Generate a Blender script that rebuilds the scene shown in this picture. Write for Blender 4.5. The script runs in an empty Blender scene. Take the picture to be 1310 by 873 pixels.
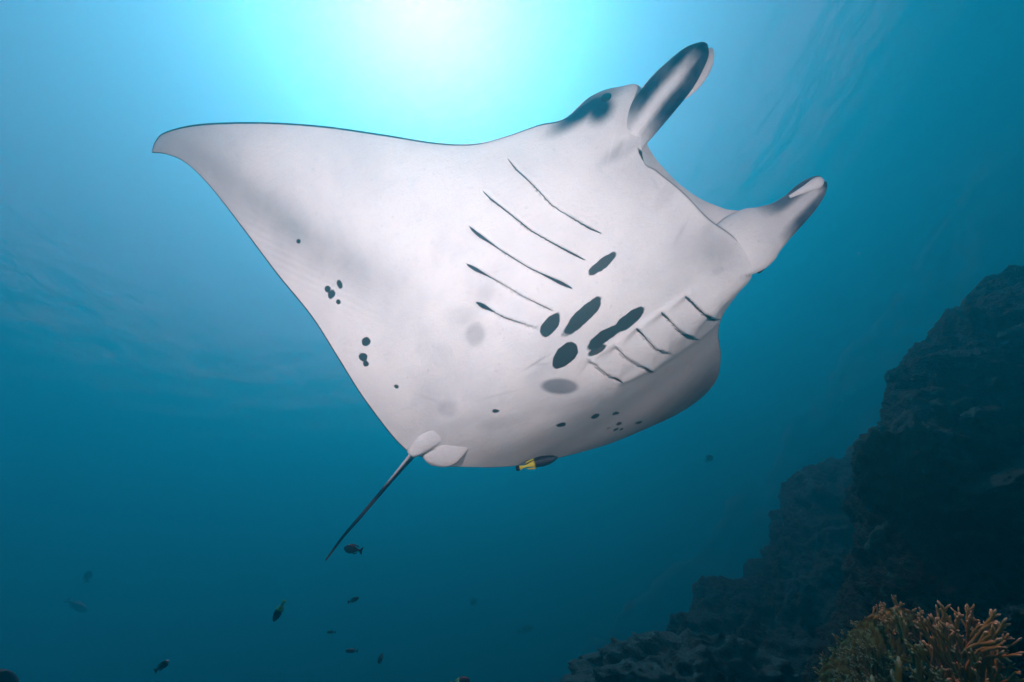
import bpy, bmesh, math, random
import numpy as np
from mathutils import Vector, Matrix, noise

scene = bpy.context.scene
COL = scene.collection
R = math.radians

EXPO = 1.26
WAT = dict(sa=(.056, .048, .0195), ss=(.0010, .092, .128), g=.76)
STROBE_COL = (.97, .97, .99)
# ------------------------------------------------------------------ camera
F = 480.0                      # focal length in pixels of the 1310 x 873 photograph
CX, CY = 655.0, 436.5
CAM_POS = Vector((0.0, 0.0, 0.0))
# the zenith (centre of Snell's window) is seen at this pixel
ZEN = Vector((500 - CX, CY + 20, -F)).normalized()      # camera coords: x right, y up, -z forward
fwd_c = Vector((0, 0, -1))
y_c = (fwd_c - ZEN * fwd_c.dot(ZEN)).normalized()       # horizontal forward, in camera coords
x_c = y_c.cross(ZEN)
ROT = Matrix((x_c, y_c, ZEN))                           # camera -> world
cam_d = bpy.data.cameras.new('camera')
cam = bpy.data.objects.new('camera', cam_d)
COL.objects.link(cam)
cam.matrix_world = Matrix.Translation(CAM_POS) @ ROT.to_4x4()
cam_d.sensor_width = 36.0
cam_d.lens = F / 1310.0 * 36.0
cam_d.clip_start = 0.02
cam_d.clip_end = 2000
scene.camera = cam

def at(px, py, d):
    """world point seen at pixel (px, py), d metres in front of the camera plane"""
    return CAM_POS + ROT @ Vector(((px - CX) * d / F, (CY - py) * d / F, -d))

def to_px(p):
    q = ROT.transposed() @ (Vector(p) - CAM_POS)
    return (CX + q.x / -q.z * F, CY - q.y / -q.z * F, -q.z)

# ------------------------------------------------------------------ sky, sun, exposure
SUN_PIX = (545, -20)
sun_dir = (ROT @ Vector((SUN_PIX[0] - CX, CY - SUN_PIX[1], -F))).normalized()
sun_el = math.asin(sun_dir.z)
sun_az = math.atan2(sun_dir.x, sun_dir.y)
world = bpy.data.worlds.new('World')
scene.world = world
world.use_nodes = True
wn = world.node_tree.nodes
sky = wn.new('ShaderNodeTexSky')
sky.sky_type = 'NISHITA'
sky.sun_disc = False
sky.sun_elevation = sun_el
sky.sun_rotation = sun_az
sky.air_density = 1.0
sky.dust_density = 1.2
bg = wn['Background']
world.node_tree.links.new(sky.outputs[0], bg.inputs[0])
bg.inputs[1].default_value = 0.066
sd = bpy.data.lights.new('sun', 'SUN')
sd.energy = 2.2
sd.angle = R(0.5)
sd.color = (1.0, 0.96, 0.9)
sun = bpy.data.objects.new('sun', sd)
COL.objects.link(sun)
sun.rotation_euler = sun_dir.to_track_quat('Z', 'Y').to_euler()
scene.view_settings.view_transform = 'Standard'
scene.view_settings.look = 'None'
scene.view_settings.exposure = EXPO
scene.view_settings.gamma = 1.0
scene.cycles.volume_bounces = 2
scene.cycles.max_bounces = 6
scene.cycles.diffuse_bounces = 2
scene.cycles.glossy_bounces = 2
scene.cycles.transparent_max_bounces = 8

# ------------------------------------------------------------------ helpers
def newmat(name):
    m = bpy.data.materials.new(name)
    m.use_nodes = True
    nt = m.node_tree
    nt.nodes.clear()
    out = nt.nodes.new('ShaderNodeOutputMaterial')
    return m, nt, out

class NT:
    """tiny node-graph helper"""
    def __init__(self, nt):
        self.nt = nt
    def n(self, kind, **kw):
        nd = self.nt.nodes.new('ShaderNode' + kind)
        for k, v in kw.items():
            setattr(nd, k, v)
        return nd
    def put(self, sock, v):
        if isinstance(v, bpy.types.NodeSocket):
            self.nt.links.new(v, sock)
        elif isinstance(v, tuple) and len(v) == 3 and sock.type == 'RGBA':
            sock.default_value = v + (1.0,)
        else:
            sock.default_value = v
    def math(self, op, a, b=None, c=None, clamp=False):
        nd = self.n('Math', operation=op, use_clamp=clamp)
        for i, v in enumerate((a, b, c)):
            if v is not None:
                self.put(nd.inputs[i], v)
        return nd.outputs[0]
    def ss(self, x, lo, hi):
        nd = self.n('MapRange', interpolation_type='SMOOTHSTEP')
        self.put(nd.inputs[0], x); self.put(nd.inputs[1], lo); self.put(nd.inputs[2], hi)
        return nd.outputs[0]
    def mix(self, f, a, b):
        nd = self.n('Mix', data_type='RGBA')
        self.put(nd.inputs[0], f); self.put(nd.inputs[6], a); self.put(nd.inputs[7], b)
        return nd.outputs[2]
    def attr(self, name):
        return self.n('Attribute', attribute_name=name).outputs['Fac']
    def noise(self, scale, detail=3.0, rough=.55, vec=None, dist=0.0):
        nd = self.n('TexNoise')
        nd.inputs['Scale'].default_value = scale
        nd.inputs['Detail'].default_value = detail
        nd.inputs['Roughness'].default_value = rough
        nd.inputs['Distortion'].default_value = dist
        if vec is None:
            vec = self.n('TexCoord').outputs['Object']
        self.put(nd.inputs['Vector'], vec)
        return nd.outputs['Fac']
    def bump(self, h, dist, strength=1.0):
        nd = self.n('Bump')
        nd.inputs['Distance'].default_value = dist
        nd.inputs['Strength'].default_value = strength
        self.put(nd.inputs['Height'], h)
        return nd.outputs[0]
    def bsdf(self, out, color, rough=.6, normal=None, spec=.3):
        b = self.n('BsdfPrincipled')
        self.put(b.inputs['Base Color'], color)
        self.put(b.inputs['Roughness'], rough)
        b.inputs['Specular IOR Level'].default_value = spec
        if normal is not None:
            self.put(b.inputs['Normal'], normal)
        self.nt.links.new(b.outputs[0], out.inputs[0])
        return b

def tag(o, label=None, cat=None, group=None, kind=None):
    if label: o['label'] = label
    if cat: o['category'] = cat
    if group: o['group'] = group
    if kind: o['kind'] = kind
    return o

def mesh_obj(name, verts, faces, material, parent=None, attrs=None, smooth=True, origin=None):
    """one mesh object; verts are world points, origin moves the object's origin"""
    v = np.asarray(verts, dtype=np.float64).reshape(-1, 3)
    o3 = np.zeros(3) if origin is None else np.array(origin, dtype=np.float64)
    me = bpy.data.meshes.new(name)
    me.from_pydata((v - o3).tolist(), [], [list(f) for f in faces])
    me.update()
    if smooth:
        me.polygons.foreach_set('use_smooth', np.ones(len(me.polygons), dtype=bool))
    for k, a in (attrs or {}).items():
        at_ = me.attributes.new(k, 'FLOAT', 'POINT')
        at_.data.foreach_set('value', np.asarray(a, dtype=np.float32))
    if material is not None:
        me.materials.append(material)
    ob = bpy.data.objects.new(name, me)
    COL.objects.link(ob)
    if parent is not None:
        ob.parent = parent
        ob.location = o3 - np.array(parent.location)
    else:
        ob.location = o3
    return ob

def empty(name, loc):
    e = bpy.data.objects.new(name, None)
    e.empty_display_size = .05
    COL.objects.link(e)
    e.location = loc
    return e

ROTN = np.array([[ROT[i][j] for j in range(3)] for i in range(3)])
def at_np(px, py, d):
    px, py, d = np.broadcast_arrays(np.asarray(px, float), np.asarray(py, float), np.asarray(d, float))
    c = np.stack([(px - CX) * d / F, (CY - py) * d / F, -d], -1)
    return c @ ROTN.T
def px_np(p):
    q = np.asarray(p) @ ROTN
    return CX + q[..., 0] / -q[..., 2] * F, CY - q[..., 1] / -q[..., 2] * F

def catmull(P, u):
    """P (k,m) control rows at 0..k-1, u sample positions"""
    P = np.asarray(P, float)
    k = len(P)
    u = np.clip(np.asarray(u, float), 0, k - 1 - 1e-9)
    i = np.floor(u).astype(int)
    t = (u - i)[:, None]
    g = lambda j: P[np.clip(j, 0, k - 1)]
    p0, p1, p2, p3 = g(i - 1), g(i), g(i + 1), g(i + 2)
    return .5 * ((2 * p1) + (-p0 + p2) * t + (2 * p0 - 5 * p1 + 4 * p2 - p3) * t ** 2 + (-p0 + 3 * p1 - 3 * p2 + p3) * t ** 3)

def sstep(x, a, b):
    t = np.clip((x - a) / (b - a), 0, 1)
    return t * t * (3 - 2 * t)

def unit(a):
    return a / np.maximum(np.linalg.norm(a, axis=-1, keepdims=True), 1e-12)

def grid_faces(n, m, wrap_m=False, off=0):
    """n rows x m columns of quads"""
    i, j = np.meshgrid(np.arange(n - 1), np.arange(m if wrap_m else m - 1), indexing='ij')
    j2 = (j + 1) % m
    q = np.stack([i * m + j, i * m + j2, (i + 1) * m + j2, (i + 1) * m + j], -1).reshape(-1, 4) + off
    return q.tolist()

# ------------------------------------------------------------------ the water: surface, air above, water body
SURF = 16.5
m_surf, nt, out = newmat('sea_surface_underside')
g = NT(nt)
fine = g.math('ADD', g.noise(1.5, 5.0, .6, dist=.3), g.math('MULTIPLY', g.noise(7.0, 4.0, .6), .55))
nrm = g.bump(fine, .034)
fr = g.n('Fresnel'); fr.inputs[0].default_value = 1.333
g.put(fr.inputs['Normal'], nrm)
gl = g.n('BsdfGlossy'); gl.inputs['Roughness'].default_value = .04
g.put(gl.inputs['Normal'], nrm)
tr = g.n('BsdfTransparent')
mx = g.n('MixShader')
g.put(mx.inputs[0], fr.outputs[0]); nt.links.new(tr.outputs[0], mx.inputs[1]); nt.links.new(gl.outputs[0], mx.inputs[2])
nt.links.new(mx.outputs[0], out.inputs[0])

n = 520
s = np.linspace(-1, 1, n)
ax = 20 * s + 130 * s ** 5
X, Y = np.meshgrid(ax, ax, indexing='ij')
Z = np.zeros_like(X)
rng = np.random.default_rng(5)
for k in range(26):
    lam = .4 * 1.16 ** k * (0.8 + .4 * rng.random())
    if lam > 5: break
    th = rng.normal(.5, 1.3)
    ph = rng.random() * 6.28
    Z += .0032 * lam ** .8 * np.sin((X * math.cos(th) + Y * math.sin(th)) * 6.283 / lam + ph)
Z *= np.exp(-(X ** 2 + Y ** 2) / 60 ** 2)
surf = mesh_obj('sea_surface', np.stack([X, Y, Z + SURF], -1).reshape(-1, 3), [f_[::-1] for f_ in grid_faces(n, n)], m_surf)
tag(surf, kind='structure')

SA = WAT['sa']; SS = WAT['ss']; DEN = .6
m_haze, nt, out = newmat('sea_water')
pv = nt.nodes.new('ShaderNodeVolumePrincipled')
col = [s_ / DEN for s_ in SS]
pv.inputs['Color'].default_value = col + [1]
pv.inputs['Absorption Color'].default_value = [(1 - a / DEN / (1 - c)) ** 2 for a, c in zip(SA, col)] + [1]
pv.inputs['Density'].default_value = DEN
pv.inputs['Anisotropy'].default_value = WAT['g']
nt.links.new(pv.outputs[0], out.inputs['Volume'])
HB, HT, HW = -46.0, SURF + .6, 145.0
vs = [(x, y, z) for z in (HB, HT) for x, y in ((-HW, -HW), (HW, -HW), (HW, HW), (-HW, HW))]
haze = mesh_obj('haze', vs, [(3, 2, 1, 0), (4, 5, 6, 7), (0, 1, 5, 4), (1, 2, 6, 5), (2, 3, 7, 6), (3, 0, 4, 7)], m_haze, smooth=False)
tag(haze, 'deep blue sea water that everything fades into', 'water', kind='stuff')

# ------------------------------------------------------------------ rock material and reef
m_rock, nt, out = newmat('reef_rock')
g = NT(nt)
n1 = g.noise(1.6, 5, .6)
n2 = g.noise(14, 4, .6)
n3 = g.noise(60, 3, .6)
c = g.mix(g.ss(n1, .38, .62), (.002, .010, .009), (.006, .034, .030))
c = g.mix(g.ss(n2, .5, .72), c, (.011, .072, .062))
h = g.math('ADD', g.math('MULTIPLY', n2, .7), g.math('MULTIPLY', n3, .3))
g.bsdf(out, c, .9, g.bump(h, .09), spec=.1)

def fbm(p, scale, octaves=5, lac=2.1, gain=.5, ridged=False):
    """noise on an (n,3) array through mathutils"""
    outv = np.zeros(len(p)); amp = 1.0; sc = scale
    for o in range(octaves):
        vals = np.fromiter((noise.noise(Vector(q * sc)) for q in p), float, len(p))
        outv += amp * ((1 - 2 * np.abs(vals)) if ridged else vals)
        amp *= gain; sc *= lac
    return outv

def reef_mass(name, ridge, front, back_drop, back_away, nu, nv, amp, scale, seed):
    """rock mass: ridge line and front line given as (px, py, distance); the back falls away behind the ridge"""
    k = len(ridge)
    u = np.linspace(0, k - 1, nu)
    Rg = catmull(at_np(*np.array(ridge, float).T), u)
    Fr = catmull(at_np(*np.array(front, float).T), u)
    away = unit(Rg * np.array([1, 1, 0]))
    Bk = Rg + away * back_away + np.array([0, 0, -1]) * back_drop
    rows = []
    nb = max(6, nv // 4)
    for j in range(nb):
        t = j / nb
        rows.append(Bk + (Rg - Bk) * t + np.array([0, 0, 1]) * (math.sin(t * math.pi) * back_drop * .15))
    mid = (Rg + Fr) / 2
    toward = -unit(mid)
    L = np.linalg.norm(Fr - Rg, axis=1)[:, None]
    for j in range(nv + 1):
        t = j / nv
        rows.append(Rg + (Fr - Rg) * t + (toward * .6 + np.array([0, 0, .5])) * L * (.22 * math.sin(t * math.pi)))
    G = np.array(rows)                       # (rows, nu, 3)
    nr = G.shape[0]
    du = np.gradient(G, axis=1); dv = np.gradient(G, axis=0)
    N = unit(np.cross(du, dv))
    flip = np.sign(-(N * G).sum(-1).mean())
    N = N * flip
    p = G.reshape(-1, 3) + np.array([seed * 7.3, seed * 3.1, 0])
    d = fbm(p, scale, 3) * 1.2 + fbm(p + 50, scale * 2.3, 5, ridged=True) * .55 - .35
    lump = fbm(p + 20, scale * 5.5, 3, ridged=True) * .22
    lump += fbm(p + 80, scale * 13, 3, ridged=True) * .11
    d = (d + lump) * amp
    G = G.reshape(-1, 3) + N.reshape(-1, 3) * d[:, None]
    f = grid_faces(nr, nu)
    if flip < 0:
        pass
    return mesh_obj(name, G, f, m_rock)

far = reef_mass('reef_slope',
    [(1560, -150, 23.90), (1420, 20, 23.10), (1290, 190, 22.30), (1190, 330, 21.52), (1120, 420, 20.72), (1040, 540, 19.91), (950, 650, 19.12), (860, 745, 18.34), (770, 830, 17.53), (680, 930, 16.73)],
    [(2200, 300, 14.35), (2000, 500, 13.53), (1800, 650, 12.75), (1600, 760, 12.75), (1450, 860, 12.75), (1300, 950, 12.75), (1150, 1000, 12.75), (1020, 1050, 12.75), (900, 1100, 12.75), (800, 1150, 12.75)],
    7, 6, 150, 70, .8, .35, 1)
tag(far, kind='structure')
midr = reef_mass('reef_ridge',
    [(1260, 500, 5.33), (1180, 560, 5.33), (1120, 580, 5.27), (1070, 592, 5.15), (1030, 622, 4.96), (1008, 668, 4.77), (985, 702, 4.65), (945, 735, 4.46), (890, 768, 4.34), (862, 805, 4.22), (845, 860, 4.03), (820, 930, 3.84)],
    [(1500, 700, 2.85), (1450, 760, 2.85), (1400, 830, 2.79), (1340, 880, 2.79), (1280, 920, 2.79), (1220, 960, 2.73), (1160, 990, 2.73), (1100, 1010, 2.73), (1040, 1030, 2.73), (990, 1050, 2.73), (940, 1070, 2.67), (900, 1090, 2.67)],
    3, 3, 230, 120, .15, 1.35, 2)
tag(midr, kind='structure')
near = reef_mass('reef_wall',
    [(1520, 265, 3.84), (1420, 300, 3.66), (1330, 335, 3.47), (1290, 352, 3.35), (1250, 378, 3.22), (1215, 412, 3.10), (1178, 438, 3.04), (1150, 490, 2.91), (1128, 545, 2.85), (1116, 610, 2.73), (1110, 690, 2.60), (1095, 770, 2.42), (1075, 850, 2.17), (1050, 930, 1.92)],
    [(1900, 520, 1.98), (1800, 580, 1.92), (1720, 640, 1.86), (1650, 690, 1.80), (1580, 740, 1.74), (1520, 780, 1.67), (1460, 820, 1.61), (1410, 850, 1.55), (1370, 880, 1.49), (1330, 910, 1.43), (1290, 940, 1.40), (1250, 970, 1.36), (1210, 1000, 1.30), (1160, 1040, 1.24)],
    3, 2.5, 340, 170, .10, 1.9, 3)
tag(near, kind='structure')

# sea floor, one sheet out into the deep
n = 160
s = np.linspace(-1, 1, n)
ax = 20 * s + 120 * s ** 3
X, Y = np.meshgrid(ax, ax, indexing='ij')
Z = -40 + .12 * np.clip(X, -20, 60) + fbm(np.stack([X, Y, X * 0], -1).reshape(-1, 3), .12, 4).reshape(n, n) * 1.2
Z = np.clip(Z, -44.5, None)
floor = mesh_obj('seabed', np.stack([X, Y, Z], -1).reshape(-1, 3), [f_[::-1] for f_ in grid_faces(n, n)], m_rock)
tag(floor, kind='structure')

# ------------------------------------------------------------------ manta ray
LE = np.array([  # leading edge, left wing tip -> head -> right wing tip (px, py, metres from camera plane)
    (195, 193, 1.62), (199, 181, 1.61), (212, 169, 1.60), (255, 159, 1.57), (330, 156.5, 1.52), (410, 161, 1.475), (490, 172, 1.44),
    (560, 183, 1.41), (610, 184, 1.39), (650, 174, 1.37), (690, 160, 1.355), (722, 152, 1.35),
    (755, 124, 1.34), (790, 112, 1.335), (822, 117, 1.33),
    (822, 200, 1.345), (841, 219, 1.35), (874, 246, 1.365), (907, 280, 1.40), (943, 308, 1.45),
    (962, 350, 1.475), (942, 378, 1.57), (924, 405, 1.69),
    (919, 428, 1.86), (922, 456, 2.06), (917, 485, 2.30), (900, 506, 2.5), (880, 519, 2.66), (869, 526, 2.74)])
TE = np.array([
    (195, 196, 1.62), (214, 198, 1.61), (238, 209, 1.60), (268, 238, 1.585), (310, 292, 1.56), (355, 352, 1.54), (398, 405, 1.53),
    (430, 455, 1.53), (456, 497, 1.54), (480, 531, 1.56), (503, 560, 1.58), (516, 573, 1.60),
    (524, 580, 1.61), (530, 582, 1.615), (536, 583, 1.62),
    (541, 586, 1.62), (549, 591, 1.625), (560, 595, 1.63), (573, 597, 1.64), (588, 597.5, 1.65),
    (606, 598, 1.67), (630, 598, 1.71), (660, 596, 1.77),
    (700, 589, 1.88), (742, 579, 2.02), (785, 566, 2.2), (825, 549, 2.42), (850, 536, 2.6), (866, 528, 2.74)])
UJ = LE.copy()   # dorsal front edge: the upper jaw stands proud of the lower jaw over the mouth
UJ[14] = (822, 122, 1.36)
UJ[15] = (830, 172, 1.42); UJ[16] = (859, 214, 1.45); UJ[17] = (896, 245, 1.475); UJ[18] = (932, 261, 1.50); UJ[19] = (975, 275, 1.52)
UJ[20] = (962, 349, 1.50)
HV = np.array([.002, .006, .008, .012, .018, .024, .03, .038, .045, .052, .06, .066,   # ventral fullness, metres
               .072, .078, .085, .09, .095, .095, .09, .085, .07, .055, .045, .038, .04, .03, .02, .01, .002])
HD = np.array([.002, .006, .01, .016, .024, .034, .045, .06, .08, .10, .13, .15,       # dorsal fullness
               .17, .19, .20, .21, .22, .22, .22, .21, .19, .16, .13, .09, .06, .04, .025, .012, .002])
NS = len(LE)
LEw, TEw, UJw = at_np(*LE.T), at_np(*TE.T), at_np(*UJ.T)
uu = np.linspace(0, NS - 1, 3000)
mids = (catmull(LEw, uu) + catmull(TEw, uu)) / 2 * .6 + catmull(LEw, uu) * .4
acc = np.concatenate([[0], np.cumsum(np.linalg.norm(np.diff(mids, axis=0), axis=1))])
NSP = 640
U = np.interp(np.linspace(0, acc[-1], NSP), acc, uu)
le, te, uj = catmull(LEw, U), catmull(TEw, U), catmull(UJw, U)
hv = catmull(HV[:, None], U)[:, 0]; hd = catmull(HD[:, None], U)[:, 0]
mouth = sstep(U, 14.3, 15.3) * (1 - sstep(U, 18.7, 19.6))

NV, ND, NL = 270, 60, 10
tv = np.linspace(0, 1, NV)
tv = tv - .12 * np.sin(2 * np.pi * tv) / (2 * np.pi) * 1.0
tv = tv * .5 + (.5 - .5 * np.cos(np.pi * tv)) * .5
base = le[:, None] + (te - le)[:, None] * tv[None, :, None]
du = np.gradient(base, axis=0)
for _ in range(12):                                    # smooth spanwise tangents
    du[1:-1] = (du[:-2] + 2 * du[1:-1] + du[2:]) / 4
dvv = np.broadcast_to((te - le)[:, None], base.shape)
nrm = unit(np.cross(du, dvv))
nrm *= np.where((nrm * base).sum(-1, keepdims=True) > 0, -1, 1)   # towards the camera = ventral
for _ in range(25):
    nrm[1:-1] = unit(nrm[:-2] + 2 * nrm[1:-1] + nrm[2:])
pv_ = np.sqrt(np.clip(tv, 0, 1)) * (1 - tv) ** .9 * 1.85           # full near the front, thin at the back
pv_ = pv_ / pv_.max()
edge = np.minimum(1, np.minimum(tv, 1 - tv) * 30)
pm_ = tv * (1 - tv) ** 1.1; pm_ = pm_ / pm_.max()                   # behind the mouth and on the far side it swells gently
gentle = (sstep(U, 13.5, 15) * (1 - .4 * sstep(U, 22, 24)))[:, None]
vent = base + nrm * (hv[:, None] * (pv_[None] * (1 - gentle) + pm_[None] * gentle))[..., None]

for _ in range(220):                                   # even out the belly where the wing stations meet the head
    k_ = (sstep(U, 11.5, 12.5) * (1 - sstep(U, 21, 22)))[1:-1, None] * (sstep(tv, .12, .5) * (1 - sstep(tv, .93, .995)))[None]
    vent[1:-1] += .5 * k_[..., None] * ((vent[:-2] + vent[2:]) / 2 - vent[1:-1])

def sweep(path, nseg, nring, flat=.6, close=True):
    """tapered tube; path rows: px, py, d, half width px"""
    path = np.array(path, float)
    P3 = at_np(path[:, 0], path[:, 1], path[:, 2])
    rad = path[:, 3] * path[:, 2] / F
    u_ = np.linspace(0, len(path) - 1, nseg)
    C = catmull(P3, u_); r = np.maximum(catmull(rad[:, None], u_)[:, 0], .0008)
    flat = (np.interp(np.linspace(0, 1, nseg), np.linspace(0, 1, len(flat)), flat) if np.ndim(flat) else np.full(nseg, flat))[:, None, None]
    T = unit(np.gradient(C, axis=0))
    vd = unit(C)                                          # away from the camera
    Sd = unit(np.cross(T, vd)); Dn = unit(np.cross(Sd, T))
    a = np.linspace(0, 2 * np.pi, nring, endpoint=False)
    V = C[:, None] + Sd[:, None] * (np.cos(a)[None, :, None] * r[:, None, None]) + Dn[:, None] * (np.sin(a)[None, :, None] * r[:, None, None] * flat)
    f = grid_faces(nseg, nring, wrap_m=True)
    vv = V.reshape(-1, 3)
    if close:
        vv = np.concatenate([vv, C[:1], C[-1:]])
        i0, i1 = nseg * nring, nseg * nring + 1
        for j in range(nring):
            f.append([i0, (j + 1) % nring, j]); f.append([i1, (nseg - 1) * nring + j, (nseg - 1) * nring + (j + 1) % nring])
    s_ = np.repeat(np.linspace(0, 1, nseg), nring); aa = np.tile(a, nseg)
    if close:
        s_ = np.concatenate([s_, [0, 1]]); aa = np.concatenate([aa, [0, 0]])
    return vv, f, s_, aa

FIN_L = [(782, 222, 1.42, 8), (797, 196, 1.372, 17), (811, 170, 1.340, 22), (828, 146, 1.315, 24.5), (847, 122, 1.28, 25.5), (866, 101, 1.255, 24), (882, 82, 1.238, 20), (894, 69, 1.23, 14.5), (901, 61, 1.23, 8), (905, 57.5, 1.23, 1)]
FIN_R = [(893, 360, 1.55, 8), (920, 338, 1.50, 28), (945, 317, 1.478, 40), (967, 301, 1.462, 38.5), (985, 290, 1.45, 30), (1003, 278, 1.44, 23.5), (1020, 264, 1.43, 20), (1034, 252, 1.425, 16.5), (1046, 242, 1.42, 11.5), (1053, 236.5, 1.42, 6), (1057, 233, 1.42, 1)]
fin_l = sweep(FIN_L, 70, 40, flat=.55)
fin_r = sweep(FIN_R, 80, 44, flat=[.3, .3, .34, .38, .43, .5, .5, .5])
from mathutils.bvhtree import BVHTree
def drape(fin_mesh, box, k, wfun):
    """let the belly skin rise smoothly over a fin root so that fin and body are one surface"""
    tree = BVHTree.FromPolygons([tuple(v) for v in fin_mesh[0]], fin_mesh[1])
    px, py = px_np(vent)
    ii = np.argwhere((px > box[0]) & (px < box[2]) & (py > box[1]) & (py < box[3]))
    for a, b in ii:
        p = vent[a, b]; dist = np.linalg.norm(p)
        hit = tree.ray_cast(Vector((0, 0, 0)), Vector(p / dist))
        if hit[0] is None: continue
        df = hit[3]
        h = max(k - abs(dist - df), 0) / k
        new = min(dist, df) - h * h * k * .25 - .0015
        if new > dist: continue
        w = wfun(px[a, b], py[a, b])
        vent[a, b] = p * (1 + (new / dist - 1) * w)
drape(fin_r, (870, 250, 1010, 380), .03, lambda x, y: 1.0)
drape(fin_l, (760, 150, 850, 250), .025, lambda x, y: float(sstep(np.array(y), 158, 178)))

# belly relief: gill slits as stepped flaps
SL = [[(650, 204), (661, 218), (680, 235), (706, 263), (722, 273), (750, 290), (769, 299)],
      [(618, 245), (628, 255), (650, 272), (680, 296), (710, 313), (748, 333)],
      [(601, 291), (610, 299), (640, 320), (675, 342), (700, 354), (731, 369)],
      [(598, 339), (612, 347), (640, 362), (670, 380), (707, 398)],
      [(611, 388), (625, 396), (646, 407), (690, 421)],
      [(876, 379), (886, 388), (900, 402), (912, 407), (921, 408)],
      [(846, 400), (856, 410), (870, 424), (891, 433)],
      [(814, 420), (825, 432), (838, 446), (857, 452)],
      [(786, 442), (800, 457), (815, 466), (834, 475)],
      [(753, 460), (770, 474), (780, 482), (794, 488)]]
# half width of the dark line along each slit (start, middle, end), px
SW = [(.6, .35, .8), (.8, .55, 1.0), (2.0, .5, 2.2), (2.4, .25, .5), (3.2, .5, -.3), (.9, .7, .1), (1.1, .3, .1), (1.2, .4, .1), (.3, .3, 1.3), (.0, .3, 1.9)]

def polydist(px, py, poly):
    """signed distance, fraction along, and overshoot beyond the ends"""
    poly = np.asarray(poly, float)
    seg = np.diff(poly, axis=0); ln = np.linalg.norm(seg, axis=1)
    tot = ln.sum(); a0 = np.concatenate([[0], np.cumsum(ln)])
    best = np.full(px.shape, 1e9); sgn = np.ones_like(px); fr_ = np.zeros_like(px); ov = np.zeros_like(px)
    for i in range(len(seg)):
        rx, ry = px - poly[i, 0], py - poly[i, 1]
        t = (rx * seg[i, 0] + ry * seg[i, 1]) / ln[i] ** 2
        tc = np.clip(t, 0, 1)
        dx, dy = rx - tc * seg[i, 0], ry - tc * seg[i, 1]
        d = np.hypot(dx, dy)
        b = d < best
        best = np.where(b, d, best)
        sgn = np.where(b, np.sign(seg[i, 0] * ry - seg[i, 1] * rx), sgn)
        fr_ = np.where(b, (a0[i] + tc * ln[i]) / tot, fr_)
        o = np.zeros_like(px)
        if i == 0: o = np.where(t < 0, -t * ln[i], o)
        if i == len(seg) - 1: o = np.where(t > 1, (t - 1) * ln[i], o)
        ov = np.where(b, o, ov)
    return best, sgn, fr_, ov

PX, PY = px_np(vent)
slit_sd = np.full(PX.shape, 50.0); slit_w = np.full(PX.shape, -5.0); relief = np.zeros(PX.shape); slit_abs = np.full(PX.shape, 1e9)
for q, (pl, w3) in enumerate(zip(SL, SW)):
    d, sg, fr_, ov = polydist(PX, PY, pl)
    w = np.interp(fr_, [0, .1, .3, .7, .9, 1], [w3[0] * .6, w3[0], w3[1], w3[1], w3[2], w3[2] * .6]) - ov * .6
    w = w * np.where(ov > 0, 1, np.clip(np.minimum(fr_, 1 - fr_) * 14 + .55, 0, 1))
    b = d < slit_abs
    slit_abs = np.where(b, d, slit_abs)
    slit_sd = np.where(b, d * sg, slit_sd); slit_w = np.where(b, w, slit_w)
    env = np.clip(1 - ov / 6, 0, 1) * np.clip(np.minimum(fr_, 1 - fr_) * 8 + .25, 0, 1)
    k = .009 if q < 5 else .012
    reach = 11 if q < 5 else 14
    relief -= env * .008 * np.exp(-(d / 1.8) ** 2) * np.clip(w, 0, 2)          # the open slit itself
    relief += env * k * np.where(sg > 0, -np.exp(-d / reach), np.exp(-d / reach))
# ridges framing the short slits on the far side, crease behind the mouth
for pl, a, wd in (([(793, 489), (832, 473), (862, 453), (892, 433), (922, 409)], .010, 4.5),
                  ([(753, 458), (786, 441), (814, 419), (846, 399), (885, 372)], .005, 4),
                  ([(800, 180), (790, 200), (770, 215)], -.006, 5),
                  ([(930, 283), (945, 308)], -.008, 4)):
    d, sg, fr_, ov = polydist(PX, PY, pl)
    relief += a * np.exp(-(d / wd) ** 2) * np.clip(1 - ov / 8, 0, 1)
vent = vent + nrm * (relief * edge[None])[..., None]

# dorsal side
td = np.linspace(0, 1, ND + 2)[1:-1][::-1]             # TE -> LE
based = uj[:, None] + (te - uj)[:, None] * td[None, :, None]
nd_ = nrm[:, np.clip((td * (NV - 1)).astype(int), 0, NV - 1)]
pd = np.sqrt(td) * (1 - td) ** .9 * 1.85
pd = pd / pd.max()
dors = based - nd_ * (hd[:, None] * pd[None])[..., None]
# mouth lining: from the upper lip into the cavity and out to the lower lip
lin = np.zeros((NSP, NL, 3))
inward = unit(te - le)
for j in range(NL):
    t = j / (NL - 1)
    t_ = .02 + .96 * t
    lin[:, j] = uj + (le - uj) * t_ + inward * (mouth * .16 * math.sin(math.pi * t_) ** .7)[:, None]
G = np.concatenate([vent, dors, lin], axis=1)
NR = G.shape[1]
side = np.concatenate([np.zeros(NV), np.ones(ND), np.full(NL, .0)])[None].repeat(NSP, 0)
lip = np.zeros((NSP, NR)); lip[:, NV + ND:] = mouth[:, None]
side[:, NV + ND:] = np.where(mouth[:, None] > .3, 0, 1)
GP = px_np(G)

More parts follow.
